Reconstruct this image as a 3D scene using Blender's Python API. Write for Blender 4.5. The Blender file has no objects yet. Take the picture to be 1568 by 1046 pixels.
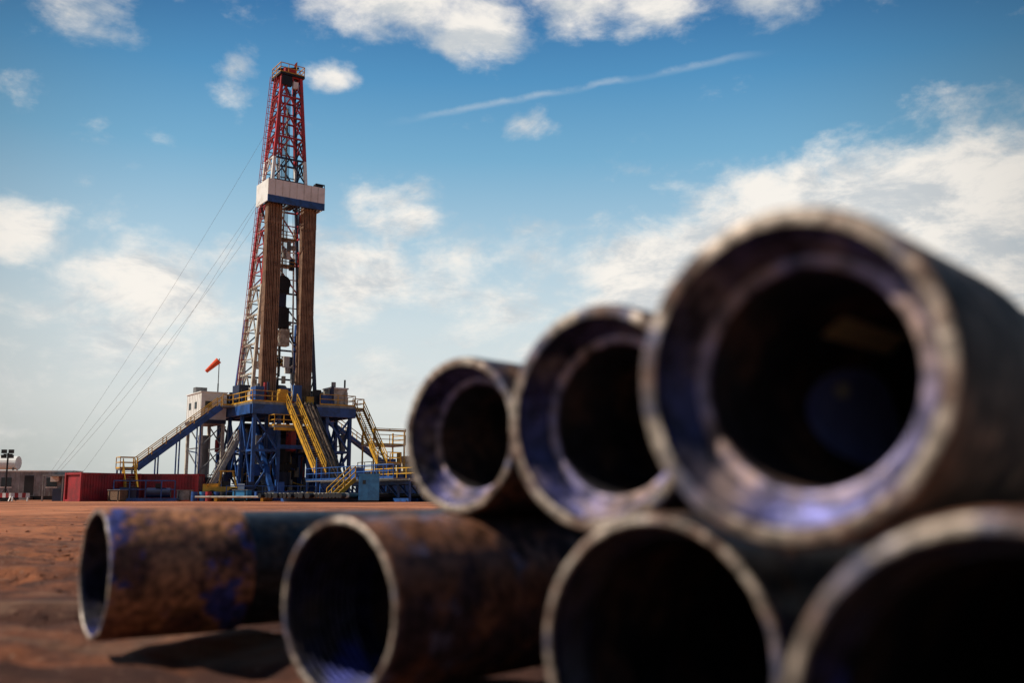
import bpy, bmesh, math, random
from mathutils import Vector, Matrix, noise
random.seed(7)
scene = bpy.context.scene
R = math.radians

# ------------------------------------------------------------------ materials
def mat(name, col, rough=0.6, metal=0.0, col2=None, scale=4.0, bump=0.0, detail=6, lo=0.42, hi=0.6, col3=None, scale3=12, lo3=.55, hi3=.62, rough2=None, spec=0.5):
    m = bpy.data.materials.new(name); m.use_nodes = True
    nt = m.node_tree; b = nt.nodes["Principled BSDF"]
    b.inputs["Roughness"].default_value = rough
    b.inputs["Metallic"].default_value = metal
    b.inputs["Specular IOR Level"].default_value = spec
    tc = nt.nodes.new("ShaderNodeTexCoord")
    if col2 is None: col2 = tuple(c*0.6 for c in col)
    n = nt.nodes.new("ShaderNodeTexNoise"); n.inputs["Scale"].default_value = scale; n.inputs["Detail"].default_value = detail
    n.inputs["Roughness"].default_value = 0.65
    nt.links.new(tc.outputs["Object"], n.inputs["Vector"])
    r = nt.nodes.new("ShaderNodeMapRange"); r.inputs[1].default_value = lo; r.inputs[2].default_value = hi
    nt.links.new(n.outputs["Fac"], r.inputs[0])
    mx = nt.nodes.new("ShaderNodeMix"); mx.data_type = 'RGBA'
    mx.inputs[6].default_value = (*col, 1); mx.inputs[7].default_value = (*col2, 1)
    nt.links.new(r.outputs[0], mx.inputs[0])
    out = mx.outputs[2]
    if col3 is not None:
        n3 = nt.nodes.new("ShaderNodeTexNoise"); n3.inputs["Scale"].default_value = scale3; n3.inputs["Detail"].default_value = 8
        n3.inputs["Roughness"].default_value = 0.7
        mp = nt.nodes.new("ShaderNodeMapping"); mp.inputs["Location"].default_value = (7.3, 2.1, 4.4)
        nt.links.new(tc.outputs["Object"], mp.inputs["Vector"]); nt.links.new(mp.outputs[0], n3.inputs["Vector"])
        r3 = nt.nodes.new("ShaderNodeMapRange"); r3.inputs[1].default_value = lo3; r3.inputs[2].default_value = hi3
        nt.links.new(n3.outputs["Fac"], r3.inputs[0])
        m3 = nt.nodes.new("ShaderNodeMix"); m3.data_type = 'RGBA'
        nt.links.new(r3.outputs[0], m3.inputs[0]); nt.links.new(out, m3.inputs[6]); m3.inputs[7].default_value = (*col3, 1)
        out = m3.outputs[2]
        n4 = nt.nodes.new("ShaderNodeTexNoise"); n4.inputs["Scale"].default_value = 38; n4.inputs["Detail"].default_value = 5
        nt.links.new(tc.outputs["Object"], n4.inputs["Vector"])
        r4 = nt.nodes.new("ShaderNodeMapRange"); r4.inputs[1].default_value = .36; r4.inputs[2].default_value = .64; r4.inputs[3].default_value = .35; r4.inputs[4].default_value = 1.45
        nt.links.new(n4.outputs["Fac"], r4.inputs[0])
        vm = nt.nodes.new("ShaderNodeVectorMath"); vm.operation = 'SCALE'
        nt.links.new(out, vm.inputs[0]); nt.links.new(r4.outputs[0], vm.inputs[3]); out = vm.outputs[0]
    nt.links.new(out, b.inputs["Base Color"])
    if rough2 is not None:
        rr = nt.nodes.new("ShaderNodeMapRange"); rr.inputs[3].default_value = rough; rr.inputs[4].default_value = rough2
        nt.links.new(r.outputs[0], rr.inputs[0]); nt.links.new(rr.outputs[0], b.inputs["Roughness"])
    if bump > 0:
        bp = nt.nodes.new("ShaderNodeBump"); bp.inputs["Strength"].default_value = 0.8; bp.inputs["Distance"].default_value = bump
        nt.links.new(n.outputs["Fac"], bp.inputs["Height"]); nt.links.new(bp.outputs[0], b.inputs["Normal"])
    return m

M = {}
M['red'] = mat('red_paint', (0.46, 0.025, 0.035), .5, col2=(0.26, 0.03, 0.03), scale=1.2)
M['white'] = mat('white_paint', (0.80, 0.80, 0.77), .5, col2=(0.64, 0.62, 0.56), scale=.9, lo=.45, hi=.7)
M['cream'] = mat('dirty_white_paint', (0.60, 0.56, 0.47), .55, col2=(0.32, 0.26, 0.2), scale=1.5)
M['blue'] = mat('blue_paint', (0.02, 0.09, 0.32), .45, col2=(0.012, 0.05, 0.16), scale=1.3)
M['ltblue'] = mat('light_blue_paint', (0.06, 0.32, 0.62), .45, col2=(0.04, 0.22, 0.45), scale=1.3)
M['navy'] = mat('navy_paint', (0.015, 0.025, 0.07), .5, scale=1.3)
M['yellow'] = mat('yellow_paint', (0.70, 0.37, 0.025), .5, col2=(0.45, 0.24, 0.03), scale=1.5)
M['dark'] = mat('dark_steel', (0.02, 0.02, 0.024), .5, .3, scale=2)
M['steel'] = mat('galvanised_steel', (0.28, 0.28, 0.28), .45, .5, scale=2)
M['brown'] = mat('rusty_drill_pipe', (0.36, 0.22, 0.13), .6, .1, col2=(0.18, 0.095, 0.055), scale=1.2, lo=.35, hi=.65)
M['ramp'] = mat('worn_ramp_steel', (0.30, 0.22, 0.15), .55, .3, col2=(0.15, 0.10, 0.07), scale=2, lo=.35, hi=.65)
M['orange'] = mat('windsock_fabric', (0.85, 0.10, 0.02), .8, col2=(0.7, .07, .02))
M['rubber'] = mat('tyre_rubber', (0.02, 0.02, 0.02), .85)
M['glass'] = mat('tinted_glass', (0.02, 0.03, 0.04), .1)
M['contred'] = mat('container_red', (0.36, 0.022, 0.03), .55, col2=(0.2, 0.02, 0.025), scale=.8)
M['grey'] = mat('grey_panel', (0.27, 0.28, 0.29), .6, col2=(0.16, 0.16, 0.16), scale=.8)
M['wood'] = mat('timber', (0.2, 0.12, 0.07), .8, scale=8)

# ------------------------------------------------------------------ mesh builder
class MB:
    def __init__(s): s.v = []; s.f = []; s.m = []; s.mats = []
    def mi(s, k):
        if k not in s.mats: s.mats.append(k)
        return s.mats.index(k)
    def raw(s, vs, fs, k):
        o = len(s.v); s.v += [tuple(v) for v in vs]; i = s.mi(k)
        for f in fs: s.f.append(tuple(o+a for a in f)); s.m.append(i)
    def box(s, c, d, k, rz=0, M3=None):
        x, y, z = d[0]/2, d[1]/2, d[2]/2
        vs = [Vector((a*x, b*y, e*z)) for a in (-1, 1) for b in (-1, 1) for e in (-1, 1)]
        if M3 is None: M3 = Matrix.Rotation(rz, 3, 'Z')
        vs = [M3 @ v + Vector(c) for v in vs]
        s.raw(vs, [(0,1,3,2),(4,6,7,5),(0,4,5,1),(2,3,7,6),(0,2,6,4),(1,5,7,3)], k)
    def bb(s, a, b, k):
        s.box([(a[i]+b[i])/2 for i in range(3)], [abs(b[i]-a[i]) for i in range(3)], k)
    def beam(s, p, q, w, h, k):
        p = Vector(p); q = Vector(q); d = q-p; L = d.length
        if L < 1e-5: return
        d /= L; up = Vector((0,0,1)) if abs(d.z) < .95 else Vector((0,1,0))
        a = d.cross(up).normalized(); b = a.cross(d).normalized()
        M3 = Matrix((d, a, b)).transposed()
        s.box((p+q)/2, (L, w, h), k, M3=M3)
    def tube(s, p, q, r, k, n=8, r2=None):
        p = Vector(p); q = Vector(q); d = (q-p).normalized()
        if r2 is None: r2 = r
        up = Vector((0,0,1)) if abs(d.z) < .95 else Vector((0,1,0))
        a = d.cross(up).normalized(); b = a.cross(d).normalized()
        vs = []
        for i in range(n):
            t = 2*math.pi*i/n; o = a*math.cos(t)+b*math.sin(t)
            vs += [p+o*r, q+o*r2]
        fs = [(2*i, 2*((i+1) % n), 2*((i+1) % n)+1, 2*i+1) for i in range(n)]
        fs += [tuple(2*i for i in range(n))[::-1], tuple(2*i+1 for i in range(n))]
        s.raw(vs, fs, k)
    def rail(s, pts, k='yellow', h=1.1, r=.045, step=1.6):
        for a, b in zip(pts[:-1], pts[1:]):
            a = Vector(a); b = Vector(b); L = (b-a).length; n = max(1, int(L/step))
            for hh in (h, h*.55):
                s.beam(a+Vector((0,0,hh)), b+Vector((0,0,hh)), r*1.6, r*1.6, k)
            s.beam(a+Vector((0,0,.08)), b+Vector((0,0,.08)), .03, .15, k)
            for i in range(n+1):
                c = a.lerp(b, i/n); s.beam(c, c+Vector((0,0,h)), r*1.5, r*1.5, k)
    def stairs(s, top, bot, w, kstr='blue', krail='yellow', ktread='steel', hs=.34):
        top = Vector(top); bot = Vector(bot); d = bot-top
        side = Vector((-d.y, d.x, 0)).normalized()*(w/2)
        for sg in (-1, 1):
            s.beam(top+side*sg, bot+side*sg, .09, hs, kstr)
            for hh in (1.05, .6):
                s.beam(top+side*sg+Vector((0,0,hh)), bot+side*sg+Vector((0,0,hh)), .075, .075, krail)
            n = max(2, int(d.length/1.7))
            for i in range(n+1):
                c = top.lerp(bot, i/n)+side*sg
                s.beam(c, c+Vector((0,0,1.05)), .07, .07, krail)
        n = max(3, int(abs(d.z)/.22)); rz = math.atan2(d.y, d.x)
        for i in range(1, n):
            c = top.lerp(bot, i/n); s.box(c, (.24, w-.1, .04), ktread, rz)
    def build(s, name, parent=None, bevel=0):
        me = bpy.data.meshes.new(name); me.from_pydata(s.v, [], s.f); me.update()
        for k in s.mats: me.materials.append(M[k])
        me.polygons.foreach_set("material_index", s.m)
        bm = bmesh.new(); bm.from_mesh(me); bmesh.ops.recalc_face_normals(bm, faces=bm.faces); bm.to_mesh(me); bm.free()
        ob = bpy.data.objects.new(name, me); scene.collection.objects.link(ob)
        if parent: ob.parent = parent
        return ob
def empty(name, loc, rz=0):
    e = bpy.data.objects.new(name, None); scene.collection.objects.link(e)
    e.location = loc; e.rotation_euler = (0, 0, rz); return e

# ------------------------------------------------------------------ casing pipes
YAW = R(49)
def pipe_mat(name, base, rust, paint, rl, rh, pl, ph, rough=.38, metal=.45, sc=7, sc3=9, bump=.005):
    return mat(name, base, rough, metal, col2=rust, scale=sc, lo=rl, hi=rh, col3=paint, scale3=sc3, lo3=pl, hi3=ph, bump=bump, rough2=.75, detail=9)
PM = {
 'coup_dark': pipe_mat('coupling_worn_steel', (0.05,0.045,0.05), (0.20,0.10,0.055), (0.022,0.022,0.05), .46,.56,.52,.6),
 'coup_brown': pipe_mat('coupling_brown_rust', (0.17,0.11,0.075), (0.05,0.04,0.035), (0.36,0.24,0.16), .44,.55,.55,.63, rough=.5, metal=.2),
 'coup_rust': pipe_mat('coupling_rusted', (0.42,0.18,0.08), (0.13,0.05,0.03), (0.035,0.045,0.20), .44,.56,.54,.58, rough=.5, metal=.1, sc=9, sc3=5),
 'coup_mix': pipe_mat('coupling_rust_purple', (0.26,0.115,0.065), (0.06,0.035,0.04), (0.17,0.16,0.25), .44,.54,.545,.60, rough=.4, metal=.2, sc=9, sc3=6),
 'body': pipe_mat('pipe_mill_scale', (0.022,0.026,0.03), (0.09,0.06,0.045), (0.04,0.045,0.05), .5,.64,.5,.7, rough=.42, metal=.4),
 'body_brown': pipe_mat('pipe_brown_scale', (0.17,0.11,0.07), (0.28,0.17,0.10), (0.05,0.04,0.035), .45,.6,.52,.62, rough=.5, metal=.2),
 'rim': pipe_mat('machined_rim', (0.38,0.31,0.25), (0.13,0.075,0.055), (0.09,0.09,0.15), .45,.58,.54,.63, rough=.42, metal=.3, sc=11, bump=.008),
 'thread': pipe_mat('thread_dope', (0.05,0.05,0.15), (0.20,0.145,0.14), (0.018,0.018,0.05), .46,.58,.49,.6, rough=.24, metal=.55, sc=8),
 'pin': pipe_mat('pin_face', (0.22,0.19,0.32), (0.38,0.27,0.24), (0.07,0.07,0.16), .44,.57,.53,.62, rough=.3, metal=.45, sc=12),
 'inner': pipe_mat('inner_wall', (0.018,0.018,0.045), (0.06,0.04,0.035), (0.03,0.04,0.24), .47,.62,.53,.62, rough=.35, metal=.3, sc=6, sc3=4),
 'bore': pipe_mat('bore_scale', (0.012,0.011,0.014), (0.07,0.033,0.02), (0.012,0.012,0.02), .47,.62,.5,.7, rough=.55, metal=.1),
}
seed_i = 0
def casing(loc, yaw=0, kind='coupled', Lc=.35, L=11, coup='coup_dark', body='body', rs=1.0, roll=0, depth=.12):
    global seed_i; seed_i += 1
    P = []
    r0 = .1825
    P += [(L, .170, body), (Lc+.014, .170, body), (Lc+.004, .1745, coup), (Lc-.002, .178, coup), (Lc-.010, .1822, coup), (Lc-.03, r0, coup)]
    P += [(Lc*.5, r0, coup), (.05, r0, coup), (.016, r0, coup), (.008, .1815, coup), (.002, .179, 'rim'), (0, .1755, 'rim')]
    if kind == 'coupled':
        P += [(0, .1645, 'rim'), (.001, .1615, 'thread'), (.006, .159, 'thread')]
        for i in range(9):
            s = .009+i*.0052; r = .158-i*.0022
            P += [(s, r, 'thread'), (s+.0022, r+.0006, 'thread'), (s+.003, r-.0018, 'thread')]
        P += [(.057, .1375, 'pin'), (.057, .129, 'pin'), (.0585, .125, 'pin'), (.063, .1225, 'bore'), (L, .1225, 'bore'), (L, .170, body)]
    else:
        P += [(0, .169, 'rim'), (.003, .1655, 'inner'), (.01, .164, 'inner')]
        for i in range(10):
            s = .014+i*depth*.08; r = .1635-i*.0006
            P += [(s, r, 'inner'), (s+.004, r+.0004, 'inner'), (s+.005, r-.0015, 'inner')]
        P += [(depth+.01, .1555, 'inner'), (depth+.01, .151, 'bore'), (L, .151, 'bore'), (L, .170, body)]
    n = 144; vs = []; fs = []; ms = []; keys = []
    for (s, r, k) in P:
        for i in range(n):
            a = 2*math.pi*i/n
            rr = r
            ss = s
            if s < .02:   # dented, burred lip
                q = noise.noise(Vector((math.cos(a)*3.5, math.sin(a)*3.5, seed_i*5.3)))
                q2 = noise.noise(Vector((math.cos(a)*14, math.sin(a)*14, seed_i*2.3)))
                ss = s + .0022*q + .0012*max(0, q2); rr = r - (.0016*max(0, q2) if r > .17 else -.0008*q2)
            vs.append((ss, rr*rs*math.cos(a), rr*rs*math.sin(a)))
    for j in range(len(P)-1):
        k = P[j][2]
        if k not in keys: keys.append(k)
        for i in range(n):
            i2 = (i+1) % n
            fs.append((j*n+i, j*n+i2, (j+1)*n+i2, (j+1)*n+i)); ms.append(keys.index(k))
    me = bpy.data.meshes.new('casing_pipe'); me.from_pydata(vs, [], fs)
    for k in keys: me.materials.append(PM[k])
    me.polygons.foreach_set("material_index", ms)
    bm = bmesh.new(); bm.from_mesh(me); bmesh.ops.recalc_face_normals(bm, faces=bm.faces)
    for f in bm.faces: f.smooth = True
    for e in bm.edges:
        if len(e.link_faces) == 2 and e.calc_face_angle(0) > R(38): e.smooth = False
    bm.to_mesh(me); bm.free()
    ob = bpy.data.objects.new('casing_pipe', me); scene.collection.objects.link(ob)
    ob.matrix_world = Matrix.Translation(loc) @ Matrix.Rotation(YAW+yaw, 4, 'Z') @ Matrix.Rotation(roll, 4, 'X')
    return ob
CZ = .385
p1 = casing((.286, 1.044, CZ+.129), 0, Lc=.36, coup='coup_brown', body='body_brown', roll=.3)
casing((.131, 1.575, CZ+.126), R(.5), Lc=.36, roll=1.9)
casing((-.117, 2.15, CZ+.133), R(-.6), Lc=.33, rs=.935, roll=3.5)
casing((.357, .745, .1925), 0, 'thin', coup='coup_mix', body='body_brown', roll=2, depth=.05)
casing((.18, 1.327, .1825), R(.4), 'thin', coup='coup_dark', roll=4.2, depth=.06)
casing((-.336, 1.95, .1752), R(-.5), 'thin', Lc=.60, coup='coup_mix', roll=.8, rs=.96, depth=.2)
casing((-1.14, 2.775, .178), R(-13.5), 'thin', Lc=.39, coup='coup_rust', roll=4.0, rs=.975, depth=.2)
casing((.30, 2.05, .1825), R(.3), 'thin', Lc=.36, coup='coup_dark', roll=2.6)

def wall_patch(name, parent, a0, a1, s0, s1, r, key_mat, rnd=False):
    vs = []; fs = []; na = 24; ns = 24
    for i in range(na+1):
        for j in range(ns+1):
            u = i/na*2-1; w = j/ns*2-1
            if rnd:
                x = u*math.sqrt(1-w*w/2); y = w*math.sqrt(1-u*u/2); u, w = x, y
            a = (a0+a1)/2+(a1-a0)/2*u; s = (s0+s1)/2+(s1-s0)/2*w
            vs.append((s, r*math.cos(a), r*math.sin(a)))
    for i in range(na):
        for j in range(ns):
            k = i*(ns+1)+j; fs.append((k, k+1, k+ns+2, k+ns+1))
    me = bpy.data.meshes.new(name); me.from_pydata(vs, [], fs); me.materials.append(key_mat)
    for p in me.polygons: p.use_smooth = True
    o = bpy.data.objects.new(name, me); scene.collection.objects.link(o); o.parent = parent
    o.matrix_parent_inverse = Matrix.Rotation(-.3, 4, 'X')
    return o
tagm = mat('yellow_sticker', (.95,.76,.40), .6, col2=(.88,.66,.32), scale=30)
bluem = mat('blue_bore_patch', (.32,.38,.88), .3, .0, col2=(.18,.22,.66), scale=20, lo=.4, hi=.7)
wm = mat('white_highlight', (.95,.95,.95), .4, col2=(.9,.9,.9))
wall_patch('sticker', p1, R(45), R(64), .30, .54, .1216, tagm)
wall_patch('bore_patch', p1, R(-46), R(30), .32, .67, .1219, bluem, True)  # rounded blue area on the bore wall
wall_patch('painted_highlight', p1, R(6), R(18), .41, .47, .1215, wm, True)  # bright highlight in the bore, painted as a small white patch

d2 = Vector((math.cos(YAW), math.sin(YAW), 0)); n2 = Vector((-d2.y, d2.x, 0))
for k, s0 in enumerate((3.2, 7.4)):
    b = MB(); a = d2*s0+n2*.05+Vector((0,0,.3575)); c = d2*s0+n2*1.75+Vector((0,0,.3575))
    b.beam(a, c, .12, .004, 'wood'); b.build('spacer_strip')

# ------------------------------------------------------------------ ground
def ground():
    N = 380; a = .9; ext = 4000; k = math.asinh(ext/a)
    cx, cy = -1.8, 3.6
    xs = [a*math.sinh(k*(2*i/N-1)) for i in range(N+1)]
    vs = []; fs = []
    for y in xs:
        for x in xs:
            X = x+cx; Y = y+cy; r = math.hypot(X, Y)
            h = 0
            if r < 60:
                f = max(0, 1-r/60)
                t = noise.noise(Vector((X*.5, Y*1.7, 0)))
                h = -.06*abs(t)*2*f - .012*f + .05*noise.noise(Vector((X*2.2, Y*4, 3)))*f + .035*noise.noise(Vector((X*7, Y*9, 5)))*f
                q = Y - (5.0-.30*X*.4)
                for off in (-1.6, 0, 1.9, 6.5, 8.6):
                    w = .28 if off > -1 else .16
                    c_ = q-off+.15*noise.noise(Vector((X*.8, off, 1)))
                    h -= .10*math.exp(-(c_/w)**2)*f
                    # tyre lug imprints along the track
                    h += .03*math.exp(-(c_/w)**2)*f*math.sin(X*22+c_*9)
                    h += .08*math.exp(-((c_-w*1.6)/.18)**2)*f*(.6+noise.noise(Vector((X*2, off, 8))))
                if r < 9 and X*0.656+Y*.755 > 1: h = min(h, 0.0)
            vs.append((X, Y, h))
    for j in range(N):
        for i in range(N):
            o = j*(N+1)+i; fs.append((o, o+1, o+N+2, o+N+1))
    me = bpy.data.meshes.new('ground'); me.from_pydata(vs, [], fs)
    for p in me.polygons: p.use_smooth = True
    ob = bpy.data.objects.new('ground', me); scene.collection.objects.link(ob)
    m = bpy.data.materials.new('red_laterite_dirt'); m.use_nodes = True; nt = m.node_tree; b = nt.nodes["Principled BSDF"]
    b.inputs["Roughness"].default_value = .9; b.inputs["Specular IOR Level"].default_value = .2
    tc = nt.nodes.new("ShaderNodeTexCoord")
    def nz(scale, det=8, st=(1,1,1), loc=(0,0,0)):
        mp = nt.nodes.new("ShaderNodeMapping"); mp.inputs["Scale"].default_value = st; mp.inputs["Location"].default_value = loc
        nt.links.new(tc.outputs["Object"], mp.inputs["Vector"])
        n = nt.nodes.new("ShaderNodeTexNoise"); n.inputs["Scale"].default_value = scale; n.inputs["Detail"].default_value = det
        n.inputs["Roughness"].default_value = .7
        nt.links.new(mp.outputs[0], n.inputs["Vector"]); return n.outputs["Fac"]
    def ramp(src, lo, hi, a=0, c=1):
        r = nt.nodes.new("ShaderNodeMapRange"); r.inputs[1].default_value = lo; r.inputs[2].default_value = hi
        r.inputs[3].default_value = a; r.inputs[4].default_value = c
        nt.links.new(src, r.inputs[0]); return r.outputs[0]
    def mix(f, c1, c2):
        x = nt.nodes.new("ShaderNodeMix"); x.data_type = 'RGBA'; nt.links.new(f, x.inputs[0])
        for i, c in ((6, c1), (7, c2)):
            if isinstance(c, tuple): x.inputs[i].default_value = (*c, 1)
            else: nt.links.new(c, x.inputs[i])
        return x.outputs[2]
    c = mix(ramp(nz(.35, 8, (.35, 1.2, 1)), .38, .62), (.50,.165,.065), (.25,.085,.042))
    c = mix(ramp(nz(5, 8), .44, .62), c, (.11,.045,.03))
    c = mix(ramp(nz(.09, 5), .48, .60), c, (.56,.21,.10))
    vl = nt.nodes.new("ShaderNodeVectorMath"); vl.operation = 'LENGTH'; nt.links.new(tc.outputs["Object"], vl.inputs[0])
    near_dark = ramp(vl.outputs["Value"], 3.5, 15, .95, 0)  # vignette-like darkening near the camera, painted into the soil colour
    dm = nt.nodes.new("ShaderNodeMath"); dm.operation = 'MULTIPLY'; nt.links.new(near_dark, dm.inputs[0]); nt.links.new(ramp(nz(1.0, 7, (.22,1.9,1)), .42, .52, .45, 1), dm.inputs[1])
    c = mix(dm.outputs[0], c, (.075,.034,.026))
    c = mix(ramp(nz(1.3, 7, (.15,2.2,1), (5,3,0)), .54, .62, 0, .55), c, (.30,.17,.11))
    c = mix(ramp(nz(24, 4), .60, .68), c, (.32,.18,.12))
    # rut shading painted into the colour: low spots go darker
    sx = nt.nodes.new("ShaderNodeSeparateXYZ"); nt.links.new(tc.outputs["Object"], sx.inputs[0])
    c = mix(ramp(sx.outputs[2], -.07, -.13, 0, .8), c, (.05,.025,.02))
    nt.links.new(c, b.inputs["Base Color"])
    bp = nt.nodes.new("ShaderNodeBump"); bp.inputs["Strength"].default_value = 1; bp.inputs["Distance"].default_value = .07
    nt.links.new(nz(7, 10), bp.inputs["Height"]); nt.links.new(bp.outputs[0], b.inputs["Normal"])
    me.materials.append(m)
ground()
def clods():
    bm0 = bmesh.new(); bmesh.ops.create_icosphere(bm0, subdivisions=1, radius=1)
    base = [v.co.copy() for v in bm0.verts]; bf = [tuple(v.index for v in f.verts) for f in bm0.faces]; bm0.free()
    vs = []; fs = []
    for _ in range(3200):
        y = 2.2+random.random()**2*45; x = random.uniform(-.75, .1)*y-.2
        if -x*.755+y*.656 < 3.1: continue
        r = random.uniform(.005, .018)*(1+y*.03)
        o = len(vs); q = Vector((random.uniform(.7,1.5), random.uniform(.7,1.5), random.uniform(.4,.8)))
        for v in base:
            j = random.uniform(.75, 1.25); vs.append((x+v.x*r*j*q.x, y+v.y*r*j*q.y, -.03+v.z*r*j*q.z))
        for t in bf: fs.append(tuple(o+w for w in t))
    me = bpy.data.meshes.new('dirt_clods'); me.from_pydata(vs, [], fs)
    me.materials.append(bpy.data.materials['red_laterite_dirt'])
    o = bpy.data.objects.new('dirt_clods', me); scene.collection.objects.link(o)
clods()

# ------------------------------------------------------------------ drilling rig (local frame, turned 35 deg)
rig = empty('drilling_rig', (-24.3, 106, 0), R(35))
FZ = 9.8
def mast():
    b = MB(); cu, cv = -.5, 1.0
    zs = [FZ+.2, 13.2, 16.4, 19.6, 22.8, 26, 29, 32, 34.7, 37.3, 39.8, 42.2, 44.6, 47.0]
    ZT = 47.0
    def dim(z):
        t = (z-FZ)/(ZT-FZ); return 7.2+(2.2-7.2)*t, 4.2+(2.0-4.2)*t
    def col(z):
        if z > 37.0: return 'red'
        if z > 31.5: return 'white'
        if z > 21.5: return 'red'
        return 'cream'
    def C(z, i):
        w, d = dim(z); sx, sy = [(-1,-1),(1,-1),(1,1),(-1,1)][i]; return Vector((cu+sx*w/2, cv+sy*d/2, z))
    for a, z in enumerate(zs[:-1]):
        z2 = zs[a+1]; k = col((z+z2)/2)
        for i in range(4):
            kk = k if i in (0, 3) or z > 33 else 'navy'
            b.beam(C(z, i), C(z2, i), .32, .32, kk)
        for (i, j) in ((1,2),(2,3),(3,0),(0,1)):
            front = (i, j) == (0,1)
            if front and z < 32: continue
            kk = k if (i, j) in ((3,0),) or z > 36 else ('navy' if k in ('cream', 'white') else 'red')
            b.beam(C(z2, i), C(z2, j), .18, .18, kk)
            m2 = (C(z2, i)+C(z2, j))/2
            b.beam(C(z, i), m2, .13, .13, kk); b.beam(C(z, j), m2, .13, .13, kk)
            zm = (z+z2)/2
            if not front: b.beam(C(zm, i), C(zm, j), .1, .1, kk)
    for sg in (-1, 1):
        for a, z in enumerate(zs[:-1]):
            z2 = zs[a+1]
            w1, d1 = dim(z); w2, d2_ = dim(z2)
            p = Vector((cu+sg*(w1/2-.9), cv-d1/2+.3, z)); q = Vector((cu+sg*(w2/2-.9+.3*(a/12)), cv-d2_/2+.3, z2))
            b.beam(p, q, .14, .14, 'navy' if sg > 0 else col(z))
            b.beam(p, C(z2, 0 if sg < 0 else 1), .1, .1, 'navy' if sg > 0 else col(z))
    for z0, z1 in ((FZ, 31), (31, ZT)):
        w0, d0 = dim(z0); w1, d1 = dim(z1)
        p = Vector((cu-w0/2-.35, cv, z0)); q = Vector((cu-w1/2-.35, cv, z1))
        for s in (-.25, .25):
            b.beam(p+Vector((0,s,0)), q+Vector((0,s,0)), .06, .06, 'red' if z0 > 20 else 'cream')
            b.beam(p+Vector((-.55,s,0)), q+Vector((-.55,s,0)), .05, .05, 'red')
        n = int((z1-z0)/.7)
        for i in range(n):
            c = p.lerp(q, i/n); b.beam(c+Vector((0,-.25,0)), c+Vector((0,.25,0)), .05, .05, 'steel')
            for s in (-.3, .3): b.beam(c+Vector((0,s,0)), c+Vector((-.55,s,0)), .04, .05, 'red')
    for sg in (-1, 1):
        b.beam((cu+sg*3.3, 5.0, FZ), (cu+sg*2.9, 3.2, 19.5), .3, .3, 'blue')
        b.beam((cu+sg*3.3, 2.2, FZ), (cu+sg*2.9, 3.1, 19.4), .25, .25, 'blue')
    b.build('mast', rig)
    b = MB(); e = ZT-46.2
    b.box((cu, cv, 46.35+e), (2.9, 2.6, .25), 'dark'); b.box((cu, cv, 46.9+e), (1.3, 1.5, .9), 'red')
    for i in range(5): b.tube((cu-.5+i*.25-.05, cv, 46.9+e), (cu-.5+i*.25+.05, cv, 46.9+e), .75, 'dark', 16)
    b.rail([(cu-1.4, cv-1.25, 46.45+e), (cu+1.4, cv-1.25, 46.45+e), (cu+1.4, cv+1.25, 46.45+e), (cu-1.4, cv+1.25, 46.45+e), (cu-1.4, cv-1.25, 46.45+e)], 'yellow', step=.9)
    b.beam((cu-1.2, cv, 47.2+e), (cu+1.2, cv, 47.9+e), .2, .2, 'dark')
    b.box((cu-.6, cv-1, 45.6+e), (1.2, .5, 1.1), 'dark'); b.box((cu+.5, cv-.9, 45.3+e), (.6, .4, .8), 'white')
    b.tube((cu+1.3, cv+.8, 46.4+e), (cu+1.3, cv+.8, 49.0+e), .05, 'steel')
    b.raw([(cu+1.3, cv+.8, 49+e), (cu+.8, cv+.2, 48.4+e), (cu+.6, cv+.0, 47.6+e), (cu+1.3, cv+.8, 48.0+e)], [(0,1,2,3)], 'orange')
    b.build('crown_block', rig)
    b = MB(); tz = 22.2
    for i in range(8):
        x = cu-.5+i*.14; b.tube((x, cv-.35, tz+1), (x, cv-.35+.1*i, 46), .03, 'dark', 5)
    b.box((cu, cv-.3, tz+.9), (1.5, .8, 1.6), 'dark'); b.tube((cu, cv-.8, tz+1.2), (cu, cv+.2, tz+1.2), .85, 'dark', 16)
    b.box((cu, cv-.3, tz-.6), (.9, .7, 1.6), 'navy'); b.box((cu, cv-.3, tz-2.6), (1.5, 1.1, 2.2), 'dark')
    b.box((cu+.3, cv-.6, tz-4.8), (1.0, 1.0, 1.8), 'cream'); b.tube((cu, cv-.4, tz-9), (cu, cv-.4, tz-3), .12, 'dark')
    for s in (-.45, .45): b.beam((cu+s, cv+1.0, FZ), (cu+s, cv+.9, 44), .16, .16, 'steel' if s < 0 else 'cream')
    for i in range(12): b.beam((cu-.45, cv+1, FZ+i*2.7), (cu+.45, cv+1, FZ+i*2.7+1.3), .09, .09, 'navy')
    b.tube((cu+2.2, cv+1.0, FZ), (cu+1.7, cv+.9, 30), .11, 'white'); b.tube((cu-2.3, cv+1.2, FZ), (cu-1.5, cv+1, 33), .07, 'yellow')
    pp = None
    for i in range(17):
        t = i/16; c = Vector((cu+1.7*(1-t)+.3*t+.9*math.sin(math.pi*t), cv-.2, 26-5.5*t-6*math.sin(math.pi*t)))
        if pp is not None: b.tube(pp, c, .1, 'dark', 6)
        pp = c
    for (x, y) in ((-2.6,.1),(-1.3,-1),(1.4,-1),(2.5,0)): b.tube((cu+x, cv+y, FZ), (cu+x*.35, cv+y*.5, 45.6), .025, 'dark', 4)
    for i in range(34):
        z = random.uniform(11, 30); b.box((cu+random.uniform(-2.4, 2.4)*(1-(z-10)/50), cv+random.uniform(-.5, 1.2), z), (random.uniform(.2,.7), .4, random.uniform(.3,1.3)), random.choice(['dark','cream','navy','steel','yellow','white','white']))
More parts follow.
